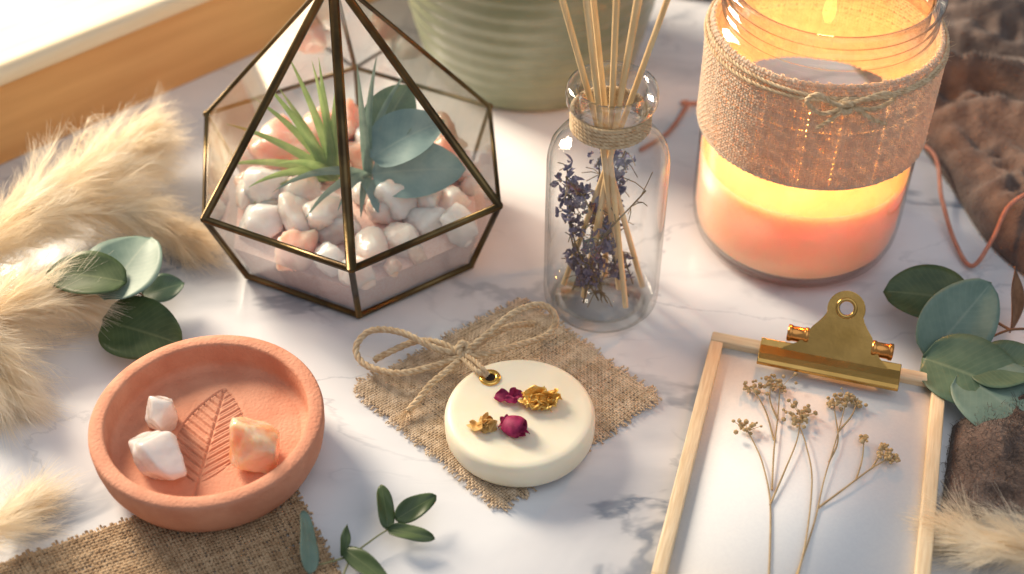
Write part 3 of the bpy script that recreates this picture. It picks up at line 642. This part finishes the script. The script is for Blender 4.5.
# ------------------------------------------------------------ pampas
def pampas(label,spine,W,nb,nh,seed,hl=(1.1,2.4),name='pampas_plume'):
    r=np.random.default_rng(seed); sp_=cat([P(*x) for x in spine],14); t,n_,b_=frames(sp_); loc=P(*spine[0]); loc[2]=0
    th=thing(name,label,'pampas grass',loc); obj('stem',tube(sp_,np.linspace(.12,.04,len(sp_)),8),'drys',th,off=loc)
    tt=r.uniform(.0,1,nb); idx=(tt*(len(sp_)-1)).astype(int); az=r.uniform(0,2*PI,nb)
    rad=np.cos(az)[:,None]*n_[idx]+np.sin(az)[:,None]*b_[idx]; sl=r.uniform(.25,.95,nb)[:,None]
    bd_=unit(t[idx]+rad*sl); Lb=W*(np.sin(PI*np.clip(tt*.85+.12,0,1))**.7)*r.uniform(.6,1.35,nb)
    k=r.uniform(.0,1,(nb,nh)); bp=sp_[idx][:,None]+bd_[:,None]*(Lb[:,None]*k)[...,None]; bp[...,2]-=.25*(k**2)*Lb[:,None]*.6
    hd=unit(bd_[:,None]*1.3+t[idx][:,None]*.5+r.normal(size=(nb,nh,3))*.32); hL=r.uniform(hl[0],hl[1],(nb,nh))*(.6+.4*np.sin(PI*k))
    s_=np.linspace(0,1,6); Pt=bp[:,:,None]+hd[:,:,None]*(hL[...,None]*s_)[...,None]
    Pt[...,2]-=.22*(s_**2)*hL[...,None]; Pt+=r.normal(size=(nb,nh,1,3))*.16*(s_**2)[None,None,:,None]+(r.normal(size=(nb,1,1,3))*.35)*(s_**2)[None,None,:,None]
    Pt[...,2]=np.where(Pt[...,2]<.06,.06+r.uniform(0,.3,Pt[...,2].shape),Pt[...,2])
    obj('plume',G().add(ribbons(Pt.reshape(-1,6,3),.009,seed)),'pampas',th,off=loc)
pampas('large cream pampas plume reaching up towards the window sill',[(-90,310,2.5),(-20,245,3.2),(50,195,3.4),(105,160,3.2),(145,138,2.8)],3.4,220,85,1)
pampas('cream pampas plume drooping towards the terrarium base',[(-80,270,2.5),(0,225,2.6),(80,205,2.4),(140,215,1.8),(195,240,1.0)],2.4,140,80,2)
pampas('cream pampas plume in front at the left edge',[(-110,360,2.6),(-60,340,2.8),(-15,318,2.6),(35,300,2.4),(75,298,2.0)],2.6,170,85,3)
pampas('cream pampas plume hanging down along the left edge',[(-90,310,2.6),(-50,335,2.8),(-20,360,2.2),(5,390,1.2)],2.2,110,70,4)
pampas('small loose pampas tuft in the bottom left corner',[(-60,560,1.2),(-25,535,1.4),(5,520,1.2),(30,500,.8)],1.6,60,40,5)
pampas('golden pampas tuft in the bottom right corner',[(1090,590,1.2),(1050,560,1.5),(1000,545,1.3),(960,532,.8)],1.8,90,65,6)
# ------------------------------------------------------------ blankets
def blanket(name,label,cat_,bnd,depth,hgt,m_,seed,nu=160,nv=70,outd=None,fd=(.9,.35),nh=16000):
    c=cat([(x,y,0) for x,y in bnd],20); c,_=resamp(c,_len(c)/nu); t=unit(np.gradient(c,axis=0)); nrm=np.stack([-t[:,1],t[:,0],0*t[:,0]],1)
    if outd is not None: nrm=unit(nrm*.2+np.array(outd))
    vv=np.linspace(0,1,nv); P3=c[:,None]+nrm[:,None]*(vv*depth)[None,:,None]
    hh=np.zeros(P3.shape[:2])
    for i in range(P3.shape[0]):
        for j in range(nv):
            x,y=P3[i,j,0],P3[i,j,1]
            u_=x*fd[0]-y*fd[1]; v_=x*fd[1]+y*fd[0]
            a1=noise.noise(Vector((x*.15+seed,y*.15,0))); wv=noise.noise(Vector((x*.14,y*.14,seed)))*5
            a2=(.5+.5*math.sin(v_*.95+wv+.4*math.sin(u_*.3)))**1.6
            a3=(.5+.5*math.sin(v_*2.6+wv*2+u_*.5))**2*(.5+noise.noise(Vector((x*.25,y*.25,9+seed))))
            a4=1-abs(noise.noise(Vector((x*.7,y*.7,3+seed))))*2.2
            e=min(1,vv[j]*depth/1.6); hh[i,j]=math.sin(e*PI/2)**.8*hgt*(.30+.3*a1+.4*a2+.26*a3+.13*a4)
    P3[...,2]=np.maximum(hh,0)+.1
    o=obj(name,(P3.reshape(-1,3),gridf(P3.shape[0],nv)),m_,solid=.15); tag(o,label,cat_)
    r=np.random.default_rng(seed); V=P3.reshape(-1,3); i=r.integers(0,len(V),nh); d=unit(r.normal(size=(nh,3))+np.array([0,0,.9])); Lh=r.uniform(.12,.4,nh)
    b0=V[i]+r.normal(size=(nh,3))*np.array([.08,.08,0]); s_=np.linspace(0,1,4)[None,:,None]
    Pt=b0[:,None]+d[:,None]*Lh[:,None,None]*s_+r.normal(size=(nh,1,3))*.1*s_**2
    obj('nap',G().add(ribbons(Pt,.014,seed)),m_,o); return o
def _len(c): return np.linalg.norm(np.diff(c,axis=0),axis=1).sum()
blanket('blanket','draped mauve brown blanket behind the candle jar at upper right','blanket',[(5.5,44),(7.0,34),(9.0,26.5),(13,25.0),(18,21),(20.9,14),(22.4,8),(23.4,3),(25.5,-1)],28,3.6,'blanket',2,outd=(.8,.6,0),nu=220,nv=120,nh=45000)
blanket('scarf','dark taupe cloth crumpled beside the right side of the picture frame','cloth',[(16.9,-15),(17.8,-12.2),(18.9,-8.9)],14,1.7,'scarf',5,nu=110,nv=110,outd=(1,.12,0),fd=(.5,.85),nh=14000)
# cord
cp_=cat([P(640,150,.2),P(668,132,.25),P(688,104,.25),np.array([9.6,14.5,.25]),np.array([14,14.5,.25]),np.array([19,11.5,.4]),P(930,150,1.0),P(942,200,.6),P(955,242,.3),P(972,266,.3),P(992,240,1.4),P(1010,205,2.6),P(1045,185,3.2)],14)
o=obj('cord',tube(cp_,.11,10),'cord'); tag(o,'thin pink cord looping behind the candle jar onto the blanket','cord')
# ------------------------------------------------------------ camera, light
cam=bpy.data.cameras.new('camera'); co=bpy.data.objects.new('camera',cam); COL.objects.link(co)
co.location=(0,-YC*S,HC*S); co.rotation_euler=(PI/2-PITCH,0,0); cam.lens=50; cam.sensor_width=36; cam.clip_start=.01; cam.clip_end=20
cam.dof.use_dof=True; cam.dof.focus_distance=.605; cam.dof.aperture_fstop=5.6
bpy.context.scene.camera=co
def area(name,loc,tgt,size,power,color,sy=None):
    l=bpy.data.lights.new(name,'AREA'); l.energy=power; l.color=color; l.size=size
    if sy: l.shape='RECTANGLE'; l.size_y=sy
    o=bpy.data.objects.new(name,l); COL.objects.link(o); o.location=[c*S for c in loc]
    d=Vector([t_-c for t_,c in zip(tgt,loc)]); o.rotation_euler=d.to_track_quat('-Z','Y').to_euler(); return o
area('window_light',(-82,72,62),(-4,2,0),.38,38,(1,.83,.62),.55)
area('fill_light',(30,-40,110),(0,0,0),1.2,3.4,(.92,.96,1))  # added soft fill from above right, not a lamp of the room
pl=bpy.data.lights.new('candle_light','POINT'); pl.energy=.36; pl.color=(1,.41,.11); pl.shadow_soft_size=.006
po=bpy.data.objects.new('candle_light',pl); COL.objects.link(po); po.location=((JC[0])*S,(JC[1])*S,8.6*S)
w=bpy.data.worlds.new('World'); bpy.context.scene.world=w; w.use_nodes=True
bg=w.node_tree.nodes['Background']; bg.inputs[0].default_value=(.86,.92,1,1); bg.inputs[1].default_value=.29
vs=bpy.context.scene.view_settings; vs.view_transform='Standard'; vs.look='None'; vs.exposure=0
